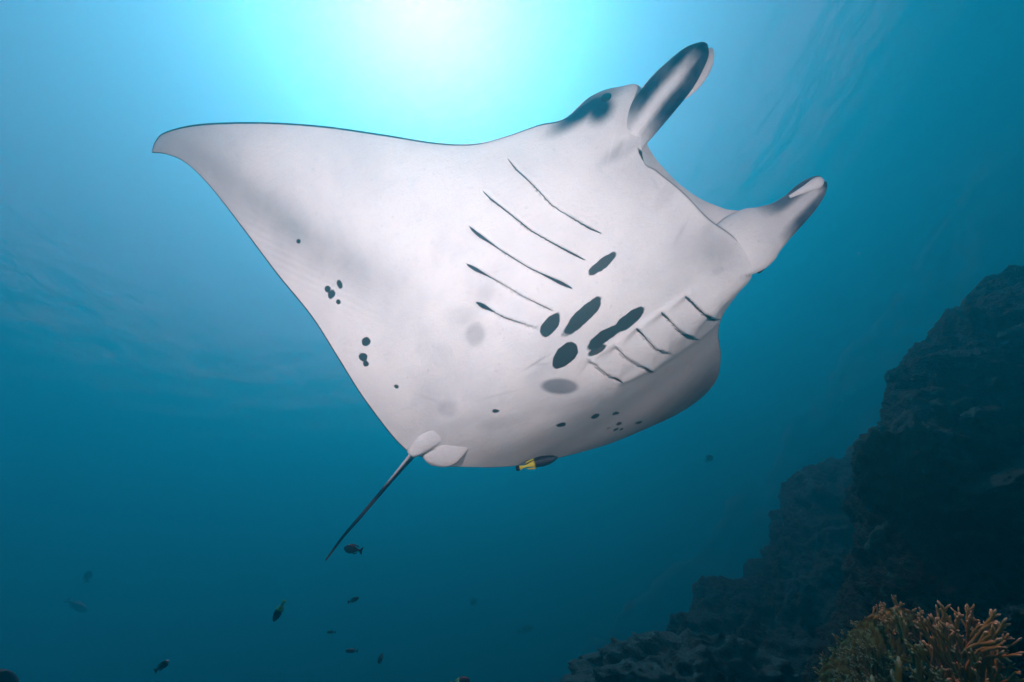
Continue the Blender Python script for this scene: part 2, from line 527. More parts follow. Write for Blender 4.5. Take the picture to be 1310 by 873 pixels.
def ell(px, py, cx, cy, a, b, ang):
    c_, s_ = math.cos(R(ang)), math.sin(R(ang))
    x, y = px - cx, py - cy
    u_, v_ = x * c_ + y * s_, -x * s_ + y * c_
    r = np.sqrt((u_ / a) ** 2 + (v_ / b) ** 2)
    return (1 - r) * min(a, b)
SPOTS = [(769.5, 338.5, 22, 7.0, -38), (744, 406, 34, 9.8, -45), (774, 430, 30, 8, -34), (803, 410, 29, 8, -40), (705, 415, 19, 9, -52), (722.5, 454.5, 22, 11.5, -43),
         (766, 447.5, 16, 4.2, -27), (419, 370, 4.5, 5, 0), (424, 377, 5, 6.5, 20), (435, 364, 4.6, 6, -15), (433, 386.5, 3.3, 3.3, 0), (382, 309.5, 2.8, 3, 0),
         (468, 437.5, 5.6, 5.4, 0), (465, 457, 5.3, 5.2, 0), (468, 465, 3.8, 3.4, 0), (507, 495, 5.4, 3.2, 12), (633.5, 525.8, 6.6, 3.2, 2), (717.5, 544, 6.5, 2.8, -12),
         (761.5, 533, 5.5, 2.6, -14), (787.5, 529, 5.2, 2.4, -14), (778, 548, 4.6, 1.7, -18), (792, 542, 4.2, 1.6, -18), (788, 549.5, 4, 1.5, -18), (796, 549, 3.5, 1.4, -18), (817, 541, 4, 1.3, -18),
         (820, 197, 2.5, 10, -28), (929, 283, 6.5, 2.8, 24)]
GREY = [(686, 464, 15, .9, -32, .40, .8), (694, 466, 9, .7, -5, .30, .8), (640, 505, 22, .8, -14, .12, 1), (548, 510, 18, .7, 20, .12, 1), (870, 300, 2, 15, 28, .16, 3), (838, 235, 14, 2, 60, .22, 3), (720, 520, 40, 5, -12, .10, 6), (716, 494.5, 22, 9.5, 2, .62, 2.5), (608, 428, 11, 13, 0, .30, 6), (588, 405, 16, 10, 0, .10, 8), (573, 523, 11, 9, 0, .20, 6), (622, 375, 9, 12, 30, .08, 6),
        (640, 540, 26, 6, -10, .16, 6), (700, 470, 22, 4, -30, .1, 5), (585, 545, 30, 8, -20, .10, 8), (905, 300, 7, 14, 30, .16, 6), (925, 330, 8, 6, 30, .28, 5), (880, 330, 20, 30, 20, .09, 14), (850, 250, 8, 26, 35, .14, 8), (815, 225, 10, 24, 10, .13, 10), (845, 250, 3, 16, 28, .18, 4), (920, 345, 10, 5, -30, .25, 5), (800, 190, 28, 8, -32, .30, 7),
        (945, 290, 10, 20, -25, .2, 8), (748, 141, 38, 9, -34, 1.0, 9), (767, 139, 17, 13, -50, 1.0, 11), (742, 136, 26, 4, -36, .9, 4), (724, 151, 6, 4, 0, .95, 3)]
spot = np.full(GP[0].shape, -40.0)
for e in SPOTS:
    spot = np.maximum(spot, ell(GP[0], GP[1], *e))
grey = np.zeros_like(spot)
for cx, cy, a, b, an, al, soft in GREY:
    grey = np.maximum(grey, al * sstep(ell(GP[0], GP[1], cx, cy, a, b, an), -soft, soft * .6))
d, sg, fr_, ov = polydist(GP[0], GP[1], [(238, 188), (270, 210), (320, 248), (370, 290), (415, 322), (460, 348), (500, 372), (540, 400)])
band = np.exp(-(d / np.interp(fr_, [0, .3, .6, 1], [14, 26, 30, 40])) ** 2) * np.interp(fr_, [0, .12, .35, .6, .8, 1], [.08, .24, .38, .42, .22, .03]) * np.clip(1 - ov / 25, 0, 1)
streak = (.5 + .5 * np.sin((GP[0] * .42 - GP[1] * .9) * .75)) * np.exp(-((d - 40) / 22) ** 2) * np.where(sg > 0, 1, 0) * np.interp(fr_, [0, .2, .7, 1], [0, 1, 1, 0]) * .07
grey = np.maximum(grey, band + streak)
lipd = np.concatenate([tv[None] * np.linalg.norm(te - le, axis=1)[:, None], np.full((NSP, ND + NL), 1.0)], axis=1)
grey = np.maximum(grey, .75 * np.exp(-(lipd / .006) ** 2) * (sstep(U, 14.8, 15.6) * (1 - sstep(U, 18.8, 19.2)))[:, None])     # dark lower lip
grey = np.maximum(grey, .30 * np.exp(-((GP[0] - 925) / 40) ** 2 - ((GP[1] - 325) / 26) ** 2) + .16 * np.exp(-((GP[0] - 820) / 30) ** 2 - ((GP[1] - 235) / 40) ** 2))  # soft shading painted on the far cheek, fainter grey beside the near fin
# shade on the far wing, painted darker towards its tip
d, sg, fr_, ov = polydist(GP[0], GP[1], [(800, 560), (850, 535), (900, 500), (921, 460)])
grey = np.maximum(grey, .55 * np.exp(-(d / 16) ** 2) * np.interp(fr_, [0, .3, .7, 1], [0, .6, 1, .3]))
# dark rim where the black back wraps round the edge (metres from the edge)
chord = np.linalg.norm(te - le, axis=1)
rimd = np.concatenate([np.minimum(tv[None] * chord[:, None] * 1.0, (1 - tv[None]) * chord[:, None] * 1.25), np.zeros((NSP, ND)), np.full((NSP, NL), .05)], axis=1)
rimw = np.interp(U, [0, 1, 3, 11, 12, 14, 15, 20, 22, 28], [.006, .008, .010, .010, .006, .001, -.01, -.01, .003, .006])
tew = np.interp(U, [0, 4, 9, 14, 20, 28], [.005, .006, .006, .001, .002, .005])
rim = np.concatenate([(rimw[:, None] - tv[None] * chord[:, None]), np.full((NSP, ND), 1.0), np.full((NSP, NL), -.02)], axis=1)
rim2 = np.concatenate([(tew[:, None] - (1 - tv[None]) * chord[:, None]), np.full((NSP, ND), 1.0), np.full((NSP, NL), -.02)], axis=1)
rim = np.maximum(rim, rim2)
rim[:, NV + ND:] = np.where(mouth[:, None] > .3, -.02, 1.0)
cheek = (U > 18.5) & (U < 21.2)
rim[cheek, NV + ND - 18:] = -.02                          # pale far cheek between the fin and the eye

A_ = {'spot': [], 'grey': [], 'rim': [], 'slit_sd': [], 'slit_w': [], 'slit_abs': [], 'palate': []}
V_, F_ = [], []
def add_part(verts, faces, **kw):
    off = sum(len(v) for v in V_)
    nvt = len(verts)
    V_.append(np.asarray(verts, float))
    F_.extend([[i + off for i in f] for f in faces])
    dflt = {'spot': -40., 'grey': 0., 'rim': -.05, 'slit_sd': 50., 'slit_w': -5., 'slit_abs': 50., 'palate': 0.}
    for k_ in A_:
        a = kw.get(k_, dflt[k_])
        A_[k_].append(np.broadcast_to(np.asarray(a, float).reshape(-1) if np.ndim(a) else a, (nvt,)).copy())
def pad(a, fill):
    return np.concatenate([a, np.full((NSP, ND + NL), fill)], axis=1)
add_part(G.reshape(-1, 3), grid_faces(NSP, NR, wrap_m=True), spot=spot, grey=grey * (side < .5), rim=rim,
         slit_sd=pad(slit_sd, 50.), slit_w=pad(slit_w, -5.), slit_abs=pad(np.minimum(slit_abs, 50), 50.), palate=lip)

# cephalic fins: rolled paddles either side of the mouth, each with a pale inner roll
vv, f, s_, aa = fin_l
cr = np.cos(aa)                                           # +1 / -1 : the two edges, facing side at sin < 0
wob = fbm(vv, 9, 2) * .05 + fbm(vv + 9, 90, 2) * .03                # blotchy, uneven pigment
dk = sstep(np.abs(cr + .10 - .30 * s_) + wob, .0 + .08 * (1 - s_), .50) * sstep(s_ + wob * .3, .10, .40)
dk = np.maximum(dk, sstep(s_ + wob * .4, .52, .80))
dk = np.maximum(dk, np.where(np.sin(aa) > .35, sstep(s_, .2, .4), 0))
add_part(vv, f, grey=dk)
vv, f, s_, aa = sweep([(874, 126, 1.275, 3), (884, 113, 1.265, 7), (893, 100, 1.26, 9), (900, 87, 1.255, 9.5), (905, 75, 1.25, 8), (908, 66, 1.25, 5), (909, 61, 1.25, 1)], 40, 24, flat=.5)
add_part(vv, f, grey=.04)
vv, f, s_, aa = fin_r
cr = np.cos(aa)
wob = fbm(vv, 9, 2) * .05 + fbm(vv + 9, 90, 2) * .03
dk = np.maximum(.22 * sstep(s_, .1, .35), 0)  # blue-grey shading painted over the pale fin base
dk = np.maximum(dk, .9 * sstep(np.abs(cr + .05) + wob, .04, .60) * sstep(s_ + wob * .3, .28, .54))
dk = np.maximum(dk, sstep(s_ + wob * .4, .66, .88))
dk = np.maximum(dk, np.where(np.sin(aa) > .35, sstep(s_, .45, .6), 0))
add_part(vv, f, grey=dk)
vv, f, s_, aa = sweep([(1010, 252, 1.415, 2), (1022, 246, 1.41, 3.5), (1034, 240, 1.405, 5.5), (1044, 235, 1.40, 7.5), (1050, 232.5, 1.40, 6), (1054, 231, 1.40, 1)], 30, 20, flat=.6)
add_part(vv, f, grey=.02)
vv, f, s_, aa = sweep([(1006, 252, 1.44, 2), (1020, 243, 1.44, 5), (1034, 235, 1.44, 6), (1045, 229, 1.44, 4), (1050, 228, 1.44, 1)], 24, 16, flat=.6)
add_part(vv, f, grey=.95)
# tail
vv, f, s_, aa = sweep([(536, 570, 1.60, 3.5), (527, 583, 1.61, 4.2), (512, 601, 1.63, 3.2), (490, 627, 1.66, 2.6), (462, 660, 1.70, 2.3), (438, 688, 1.73, 1.8), (417, 716.5, 1.76, 1.2)], 60, 16, flat=.9)
pale = sstep(-np.cos(aa), .15, .6) * (1 - sstep(s_, .36, .52))
add_part(vv, f, grey=1 - .95 * pale)

def flap(ea, eb, da, db, thick, n1=36, n2=26, **kw):
    """puffed fin between two edge lines (px), both running base -> tip"""
    u1 = np.linspace(0, 1, n1)
    A = catmull(np.array(ea, float), u1 * (len(ea) - 1)); B = catmull(np.array(eb, float), u1 * (len(eb) - 1))
    DA = np.interp(u1, [0, 1], da); DB = np.interp(u1, [0, 1], db)
    w = np.linspace(0, 1, n2)
    Pxy = A[:, None] + (B - A)[:, None] * w[None, :, None]
    Dp = DA[:, None] + (DB - DA)[:, None] * w[None]
    h_ = (4 * w * (1 - w)) ** .4 * thick * np.clip((1 - u1)[:, None] * 8, 0, 1) ** .5 * np.clip(u1[:, None] * 3, .0, 1)
    front = at_np(Pxy[..., 0], Pxy[..., 1], Dp - h_); back = at_np(Pxy[..., 0], Pxy[..., 1], Dp + .012 * (4 * w * (1 - w))[None] ** .5)
    L_ = np.concatenate([front, back[:, ::-1][:, 1:-1]], axis=1)
    add_part(L_.reshape(-1, 3), grid_faces(n1, L_.shape[1], wrap_m=True), **kw)
flap([(606, 526), (575, 533), (548, 547), (529, 565), (521, 578), (528, 585)], [(606, 533), (594, 545), (575, 560), (558, 571), (544, 579), (532, 585)], (1.583, 1.586), (1.583, 1.590), .016)
flap([(620, 533), (599, 545), (577, 560), (557, 574), (542, 583), (545, 591)], [(624, 546), (608, 566), (596, 580), (584, 593), (570, 598), (552, 596)], (1.583, 1.596), (1.592, 1.606), .013)

m_manta, nt, out = newmat('manta_skin')
g = NT(nt)
tc = g.n('TexCoord').outputs['Object']
nz = g.noise(38, 4, .6, tc)
nl = g.noise(5, 4, .6, tc)
nf = g.noise(160, 3, .65, tc)
jit = g.math('ADD', g.math('MULTIPLY_ADD', nz, 2.4, -1.2), g.math('MULTIPLY_ADD', g.noise(13, 2, .5, tc), 7.0, -3.7))
sp = g.ss(g.math('ADD', g.attr('spot'), jit), -.5, .9)
ab = g.math('ABSOLUTE', g.attr('slit_sd'))
sl = g.ss(g.math('SUBTRACT', g.attr('slit_w'), ab), -.35, .40)
sl = g.math('MULTIPLY', sl, g.math('SUBTRACT', 1.0, g.ss(g.attr('slit_abs'), 4.0, 5.5)))
rm = g.ss(g.math('ADD', g.attr('rim'), g.math('MULTIPLY_ADD', nz, .003, -.0015)), -.002, .0015)
gy = g.attr('grey')
gyn = g.math('MULTIPLY', gy, g.math('MULTIPLY_ADD', nl, .7, .65), clamp=True)
white = g.mix(g.ss(nl, .35, .7), (.86, .85, .85), (.78, .78, .79))
white = g.mix(g.math('MULTIPLY', g.ss(nf, .52, .75), .28), white, (.52, .54, .58))
white = g.mix(g.math('MULTIPLY', g.ss(g.noise(90, 2, .5, tc), .66, .72), .35), white, (.38, .41, .46))
mp = g.n('Mapping'); mp.inputs['Scale'].default_value = (1.0, 1.0, 7.0); mp.inputs['Rotation'].default_value = (.4, .9, .3)
g.put(mp.inputs['Vector'], tc)
scr = g.noise(16, 5, .7, mp.outputs[0], dist=1.2)
white = g.mix(g.math('MULTIPLY', g.ss(scr, .56, .72), .30), white, (.50, .53, .58))
white = g.mix(g.math('MULTIPLY', g.ss(g.noise(2.4, 5, .65, tc), .48, .70), .22), white, (.55, .58, .64))
c = g.mix(gyn, white, (.012, .022, .058))
c = g.mix(g.math('MULTIPLY', sp, .97), c, g.mix(nf, (.008, .010, .014), (.020, .023, .028)))
c = g.mix(g.math('MULTIPLY', sl, .93), c, (.010, .013, .03))
c = g.mix(rm, c, g.mix(nz, (.008, .012, .02), (.02, .026, .04)))
h = g.math('ADD', g.math('ADD', g.math('MULTIPLY', nf, .35), g.math('MULTIPLY', nz, .5)), g.math('MULTIPLY', scr, .6))
h = g.math('SUBTRACT', h, g.math('MULTIPLY', sl, 2.0))
g.bsdf(out, c, .45, g.bump(h, .0035), spec=.25)

manta = mesh_obj('manta_ray', np.concatenate(V_), F_, m_manta, attrs={k_: np.concatenate(a) for k_, a in A_.items()}, origin=at_np(560, 575, 1.63))
tag(manta, 'big manta ray gliding overhead, white belly with dark spots and gill slits', 'manta ray')

# eyes
m_eye, nt, out = newmat('manta_eye')
g = NT(nt)
gz = g.n('TexCoord').outputs['Object']
lw = g.noise(60, 2, .5, gz)
g.bsdf(out, g.mix(lw, (.004, .006, .010), (.02, .025, .035)), .12, spec=.6)
def ellipsoid(cx, cy, d, a, b, ang, depth, nu=20, nv=12):
    th = np.linspace(0, 2 * np.pi, nu, endpoint=False); ph = np.linspace(0, np.pi, nv)
    c_, s_ = math.cos(R(ang)), math.sin(R(ang))
    P = []
    for p in ph:
        x = a * np.sin(p) * np.cos(th); y = b * np.sin(p) * np.sin(th)
        P.append(at_np(cx + x * c_ - y * s_, cy + x * s_ + y * c_, d - depth * math.cos(p)))
    return np.array(P).reshape(-1, 3), grid_faces(nv, nu, wrap_m=True)
vv, f = ellipsoid(776, 125.5, 1.335, 11, 7.5, -28, .03)
mesh_obj('eye', vv, f, m_eye, manta, origin=at_np(777, 125.5, 1.335))
vv, f = ellipsoid(978, 338, 1.50, 15, 4.5, -54, .02)
mesh_obj('eye', vv, f, m_eye, manta, origin=at_np(978, 338, 1.50))

# ------------------------------------------------------------------ camera strobes: the flash that lights the belly and the coral
def strobe(cam_xyz, aim, watts, size, blend=.9, angle=100):
    ld = bpy.data.lights.new('strobe', 'SPOT')
    ld.energy = watts; ld.spot_size = R(angle); ld.spot_blend = blend; ld.shadow_soft_size = size
    ld.color = STROBE_COL
    o = bpy.data.objects.new('strobe', ld)
    COL.objects.link(o)
    p = ROT @ Vector(cam_xyz); o.location = p
    o.rotation_euler = (p - Vector(at_np(*aim))).to_track_quat('Z', 'Y').to_euler()
    return o
strobe((-.75, .35, .05), (470, 300, 1.45), 46, .08, angle=95)     # on the arms either side of the camera
strobe((.75, .25, .05), (860, 420, 1.6), 27, .08, angle=100)

# ------------------------------------------------------------------ corals on the near reef
m_fire, nt, out = newmat('fire_coral')
g = NT(nt)
tip = g.attr('tip')
ob = g.n('ObjectInfo').outputs['Random']
nn = g.noise(90, 3, .6)
c = g.mix(nn, (.14, .115, .02), (.33, .27, .055))
c = g.mix(g.math('MULTIPLY', ob, .5), c, (.20, .19, .05))
c = g.mix(g.ss(tip, .72, 1.0), c, (.72, .62, .36))
g.bsdf(out, c, .75, g.bump(g.noise(260, 3, .6), .004), spec=.2)
m_brown, nt, out = newmat('olive_coral')
g = NT(nt)
nn = g.noise(60, 4, .6)
c = g.mix(nn, (.16, .14, .035), (.42, .36, .10))
c = g.mix(g.ss(g.attr('tip'), .8, 1.0), c, (.60, .56, .36))
g.bsdf(out, c, .8, g.bump(g.noise(200, 3, .6), .004), spec=.15)
m_teal, nt, out = newmat('teal_coral')
g = NT(nt)
nn = g.noise(30, 4, .6)
g.bsdf(out, g.mix(nn, (.004, .026, .026), (.012, .085, .08)), .8, g.bump(g.noise(45, 5, .65), .03), spec=.1)

rnd = random.Random(11)
def tube(vs, fs, tp, pts, r0, r1, t0, t1, nring=6):
    """append a tapered tube with a rounded tip"""
    pts = [np.array(p) for p in pts]
    n_ = len(pts)
    base_i = len(vs)
    ref = np.array([.31, .77, .55])
    for i, p in enumerate(pts):
        T = unit(pts[min(i + 1, n_ - 1)] - pts[max(i - 1, 0)])
        a = unit(np.cross(T, ref)); b = np.cross(T, a)
        t = i / (n_ - 1)
        r = r0 + (r1 - r0) * t
        if i == n_ - 1: r *= .55
        for k in range(nring):
            an = 6.28318 * k / nring
            vs.append(p + (a * math.cos(an) + b * math.sin(an)) * r * (1 + rnd.uniform(-.08, .08)))
            tp.append(t0 + (t1 - t0) * t)
    for i in range(n_ - 1):
        for k in range(nring):
            k2 = (k + 1) % nring
            fs.append([base_i + i * nring + k, base_i + i * nring + k2, base_i + (i + 1) * nring + k2, base_i + (i + 1) * nring + k])
    vs.append(pts[-1] + unit(pts[-1] - pts[-2]) * r1 * .6); tp.append(t1)
    c_ = len(vs) - 1
    for k in range(nring):
        fs.append([base_i + (n_ - 1) * nring + k, base_i + (n_ - 1) * nring + (k + 1) % nring, c_])

def grow(vs, fs, tp, p, dirn, length, r, depth, lvl=0, spread=.42):
    """forking branch"""
    n_ = 5
    pts = [p]; dcur = dirn
    for i in range(n_):
        dcur = unit(dcur + np.array([rnd.uniform(-.10, .10) for _ in range(3)]))
        pts.append(pts[-1] + dcur * length / n_)
    last = lvl >= depth
    tube(vs, fs, tp, pts, r, r * (.62 if last else .85), .15 * lvl if not last else .45, 1.0 if last else .15 * lvl + .2)
    if not last:
        for q in range(2 if rnd.random() < .75 else 3):
            a = np.array([rnd.uniform(-1, 1) for _ in range(3)])
            nd = unit(dcur + unit(a - dcur * a.dot(dcur)) * rnd.uniform(spread * .6, spread * 1.3))
            grow(vs, fs, tp, pts[-1] - dcur * r * .4, nd, length * rnd.uniform(.36, .6), r * .86, depth, lvl + 1, spread)

def colony(name, label, mat_, stems, origin, group=None):
    root = empty(name, origin)
    tag(root, label, 'coral', group)
    for (bx, by, bd, tx, ty, td_, r, dep, frac) in stems:
        vs, fs, tp = [], [], []
        b = at_np(bx, by, bd); t = at_np(tx, ty, td_)
        L = np.linalg.norm(t - b)
        grow(vs, fs, tp, b, unit(t - b), L * frac, r, dep)
        mesh_obj('branch', vs, fs, mat_, root, attrs={'tip': tp}, origin=b)
    return root

st = []
tips = [(1216, 752), (1228, 768), (1246, 752), (1262, 756), (1240, 790), (1196, 772), (1204, 800), (1186, 796), (1178, 812), (1222, 812), (1252, 800), (1272, 790), (1294, 786),
        (1176, 838), (1190, 845), (1212, 840), (1236, 835), (1258, 838), (1280, 826), (1300, 815), (1226, 860), (1250, 868), (1198, 868)]
for i in range(72):
    tx, ty = tips[i % len(tips)]
    if i >= len(tips): tx += rnd.uniform(-16, 16); ty += rnd.uniform(2, 22)
    dd = 1.30 + rnd.uniform(-.10, .16)
    bx = 1225 + (tx - 1225) * .6 + rnd.uniform(-10, 10)
    st.append((bx, 925 + rnd.uniform(-10, 15), dd + .02, tx, ty, dd + rnd.uniform(-.05, .05), .0066 * rnd.uniform(.75, 1.2), 3, rnd.uniform(.44, .50)))
colony('fire_coral', 'orange branching fire coral with pale forked tips beside the olive dome coral', m_fire, st, at_np(1225, 925, 1.32))
st = []
for i, (tx, ty) in enumerate([(1152, 836), (1140, 850), (1160, 852), (1122, 862), (1168, 868), (1108, 868)]):
    dd = 1.10 + rnd.uniform(-.03, .05)
    st.append((1140 + (tx - 1140) * .5, 925, dd, tx, ty, dd, .010 * rnd.uniform(.85, 1.1), 1, .62))
colony('fire_coral', 'small bright orange fire coral sprig in front of the olive dome coral', m_fire, st, at_np(1140, 925, 1.10))
rim_ = [(1036, 866), (1044, 850), (1055, 836), (1066, 822), (1075, 812), (1083, 800), (1094, 790), (1104, 782), (1116, 774), (1130, 769), (1143, 766), (1157, 766), (1168, 770), (1178, 776), (1186, 786)]
st = []
for i in range(150):
    k = rnd.random() * (len(rim_) - 1)
    i0 = int(k)
    ex = rim_[i0][0] + (rim_[i0 + 1][0] - rim_[i0][0]) * (k - i0); ey = rim_[i0][1] + (rim_[i0 + 1][1] - rim_[i0][1]) * (k - i0)
    s_ = 1 - rnd.random() ** 1.6 * .75
    tx = 1125 + (ex - 1125) * s_; ty = 905 + (ey - 905) * s_
    d0 = 1.62 - .22 * math.sqrt(max(0, 1 - s_ * s_))
    f0 = max(0.0, s_ - .22)
    st.append((1125 + (ex - 1125) * f0 + rnd.uniform(-5, 5), 905 + (ey - 905) * f0 + rnd.uniform(-3, 3), d0 + .05, tx, ty, d0, .0055 * rnd.uniform(.8, 1.2), 2, .5))
dome = colony('dome_coral', 'olive brown dome of fine coral branches fringed with pale tips', m_brown, st, at_np(1125, 905, 1.6))
vs = []
nu_, nv_ = 40, 24
for j in range(nv_):
    for i in range(nu_):
        k = i / (nu_ - 1) * (len(rim_) - 1); i0 = min(int(k), len(rim_) - 2)
        ex = rim_[i0][0] + (rim_[i0 + 1][0] - rim_[i0][0]) * (k - i0); ey = rim_[i0][1] + (rim_[i0 + 1][1] - rim_[i0][1]) * (k - i0)
        s_ = .92 * math.sin(j / (nv_ - 1) * math.pi * .5)
        vs.append(at_np(1125 + (ex - 1125) * s_, 905 + (ey - 905) * s_, 1.64 - .20 * math.sqrt(1 - s_ * s_) + .02 * math.sin(i * 1.7) * math.sin(j * 1.3)))
mesh_obj('core', vs, grid_faces(nv_, nu_), m_brown, dome, attrs={'tip': np.zeros(len(vs))}, origin=at_np(1125, 905, 1.6))

def bvh_of(o):
    me = o.data
    mw = Matrix.Translation(o.location)
    return BVHTree.FromPolygons([mw @ v.co for v in me.vertices], [tuple(p.vertices) for p in me.polygons])
wall_bvh = bvh_of(near)
def on_wall(px, py, fallback=3.0):
    dv_ = Vector(at_np(px, py, 1.0)).normalized()
    hit = wall_bvh.ray_cast(Vector((0, 0, 0)), dv_)
    if hit[0] is None:
        return fallback
    return to_px(hit[0])[2]

def blob(cx, cy, d, a, b, ang, dep, seed, amp=.35, sc=9.0, nu=80, nv=56):
    vv, f = ellipsoid(cx, cy, d, a, b, ang, dep, nu, nv)
    c0 = at_np(cx, cy, d)
    r = vv - c0
    k = 1 + amp * (fbm(vv + seed * 3.7, sc, 5, gain=.6, ridged=True) * .5 - .2)
    return c0 + r * k[:, None], f, c0
d0 = on_wall(1145, 600)
vv, f, c0 = blob(1146, 600, d0 + .04, 36, 50, 15, .16, 1, .75, 9)
tag(mesh_obj('lobed_coral', vv, f, m_teal, origin=c0), 'knobbly grey green coral clinging to the edge of the reef wall', 'coral')
d0 = on_wall(1262, 622)
root = empty('plate_coral', at_np(1262, 640, d0))
tag(root, 'broad tilted plate coral jutting from the dark reef wall above the fire coral', 'coral')
def plate(parent, cx, cy, d, a, b, ang, tilt, seed, mat_, thick=.02):
    """wavy-edged shelf: an ellipse in the picture with its far edge set back"""
    nu_, nv_ = 40, 8
    vs_ = []; rr = random.Random(seed)
    ph = [rr.uniform(0, 6.28) for _ in range(4)]
    for sgn in (1, -1):
        for j in range(nv_):
            t = j / (nv_ - 1)
            for i in range(nu_):
                th = 6.28318 * i / nu_
                w = 1 + .10 * math.sin(3 * th + ph[0]) + .07 * math.sin(7 * th + ph[1]) + .04 * math.sin(13 * th + ph[2])
                rad = t if sgn > 0 else 1 - t
                x = a * rad * w * math.cos(th); y = b * rad * w * math.sin(th)
                c_, s_ = math.cos(R(ang)), math.sin(R(ang))
                dz = -tilt * (y / b) + (.012 * math.sin(5 * th + ph[3] + rad * 9) + .009 * math.sin(17 * th + ph[1]) + .012 * math.sin(rad * 21 + ph[2])) * rad
                vs_.append(at_np(cx + x * c_ - y * s_, cy + x * s_ + y * c_, d + dz + (thick if sgn < 0 else 0)))
    return mesh_obj('plate', vs_, grid_faces(2 * nv_, nu_, wrap_m=True), mat_, parent, origin=at_np(cx, cy, d))
plate(root, 1272, 608, d0 - .04, 50, 19, -18, .16, 1, m_teal)
plate(root, 1245, 634, d0 - .08, 34, 15, -28, .12, 2, m_teal)
plate(root, 1285, 640, d0 - .09, 26, 10, -22, .08, 3, m_teal)
d0 = 1.42
vv, f, c0 = blob(1290, 815, 1.55, 34, 24, -30, .09, 4, .8, 24)
tag(mesh_obj('soft_coral', vv, f, m_teal, origin=c0), 'lumpy blue green soft coral tucked behind the orange fire coral', 'coral')

m_knob, nt, out = newmat('knob_coral')
g = NT(nt)
rn = g.n('ObjectInfo').outputs['Random']
kc = g.mix(rn, (.008, .075, .07), (.022, .12, .10))
g.bsdf(out, g.mix(g.noise(40, 4, .6), kc, (.006, .045, .045)), .9, g.bump(g.noise(70, 4, .6), .02), spec=.1)
rr = random.Random(33)
kn = 0
while kn < 14:
    x, y = rr.uniform(1120, 1312), rr.uniform(365, 735)
    dv_ = Vector(at_np(x, y, 1.0)).normalized()
    hit = wall_bvh.ray_cast(Vector((0, 0, 0)), dv_)
    if hit[0] is None: continue
    kn += 1
    vv, f, c0 = blob(x, y, to_px(hit[0])[2], rr.uniform(7, 20), rr.uniform(5, 13), rr.uniform(-60, 20), rr.uniform(.03, .07), kn, .9, 30, 24, 16)
    tag(mesh_obj('coral_knob', vv, f, m_knob, origin=c0), 'small knob of coral growing on the dark reef wall', 'coral', 'coral knobs on the reef wall')

# low mound of leafy plates at the foot of the slope
mound_root = empty('leaf_coral', at_np(880, 900, 2.5))
tag(mound_root, 'low mound of overlapping teal leaf plates at the foot of the slope', 'coral')
rr = random.Random(4)
top = [(740, 880), (775, 855), (810, 834), (850, 829), (900, 827), (945, 829), (985, 843), (1015, 858)]
m_mound, nt, out = newmat('mound_coral')
g = NT(nt)
g.bsdf(out, g.mix(g.noise(9, 5, .65), (.006, .04, .045), (.022, .14, .14)), .85, g.bump(g.noise(22, 6, .65), .06), spec=.1)
vv, f, c0 = blob(880, 905, 2.75, 128, 72, 3, .55, 8, .5, 3.2, 110, 70)
mesh_obj('mound', vv, f, m_mound, mound_root, origin=c0)
for i in range(20):
    k = rr.random() * 6.99
    i0 = int(k)
    ex = top[i0][0] + (top[i0 + 1][0] - top[i0][0]) * (k - i0); ey = top[i0][1] + (top[i0 + 1][1] - top[i0][1]) * (k - i0)
    s_ = rr.random() ** .8
    x = 880 + (ex - 880) * (.35 + .62 * s_); y = 895 + (ey - 895) * s_ + 3
    plate(mound_root, x, y, 2.62 - .45 * (1 - s_), rr.uniform(22, 46), rr.uniform(6, 11), rr.uniform(-22, 22) + (x - 880) * .12, .10, 100 + i, m_mound, .025)

# ------------------------------------------------------------------ fish
def fish_mat(name, front, rear, split, soft=.03, extra=None, spec=.3):
    m, nt, out = newmat(name)
    g = NT(nt)
    u_ = g.attr('u')
    c = g.mix(g.ss(u_, split - soft, split + soft), front, rear)
    if extra:
        c = g.mix(g.ss(u_, extra[0], extra[0] + .02), c, extra[1])
    c = g.mix(g.math('MULTIPLY', g.noise(120, 3, .6), .35), c, (.01, .012, .016))
    g.bsdf(out, c, .5, spec=spec)
    return m
mf_wrasse = fish_mat('wrasse_black_yellow', (.010, .012, .035), (.75, .68, .05), .56, .03, (.90, (.01, .01, .015)))
mf_green = fish_mat('wrasse_green_tail', (.008, .010, .03), (.25, .95, .32), .54, .04)
mf_dark = fish_mat('dark_fish', (.012, .015, .018), (.008, .010, .012), .5, spec=.12)
mf_nose = fish_mat('pale_nose_fish', (.55, .42, .42), (.012, .014, .014), .13, .03, (.93, (.05, .16, .04)))
mf_far = fish_mat('dusky_fish', (.010, .014, .018), (.008, .012, .016), .5, spec=.05)

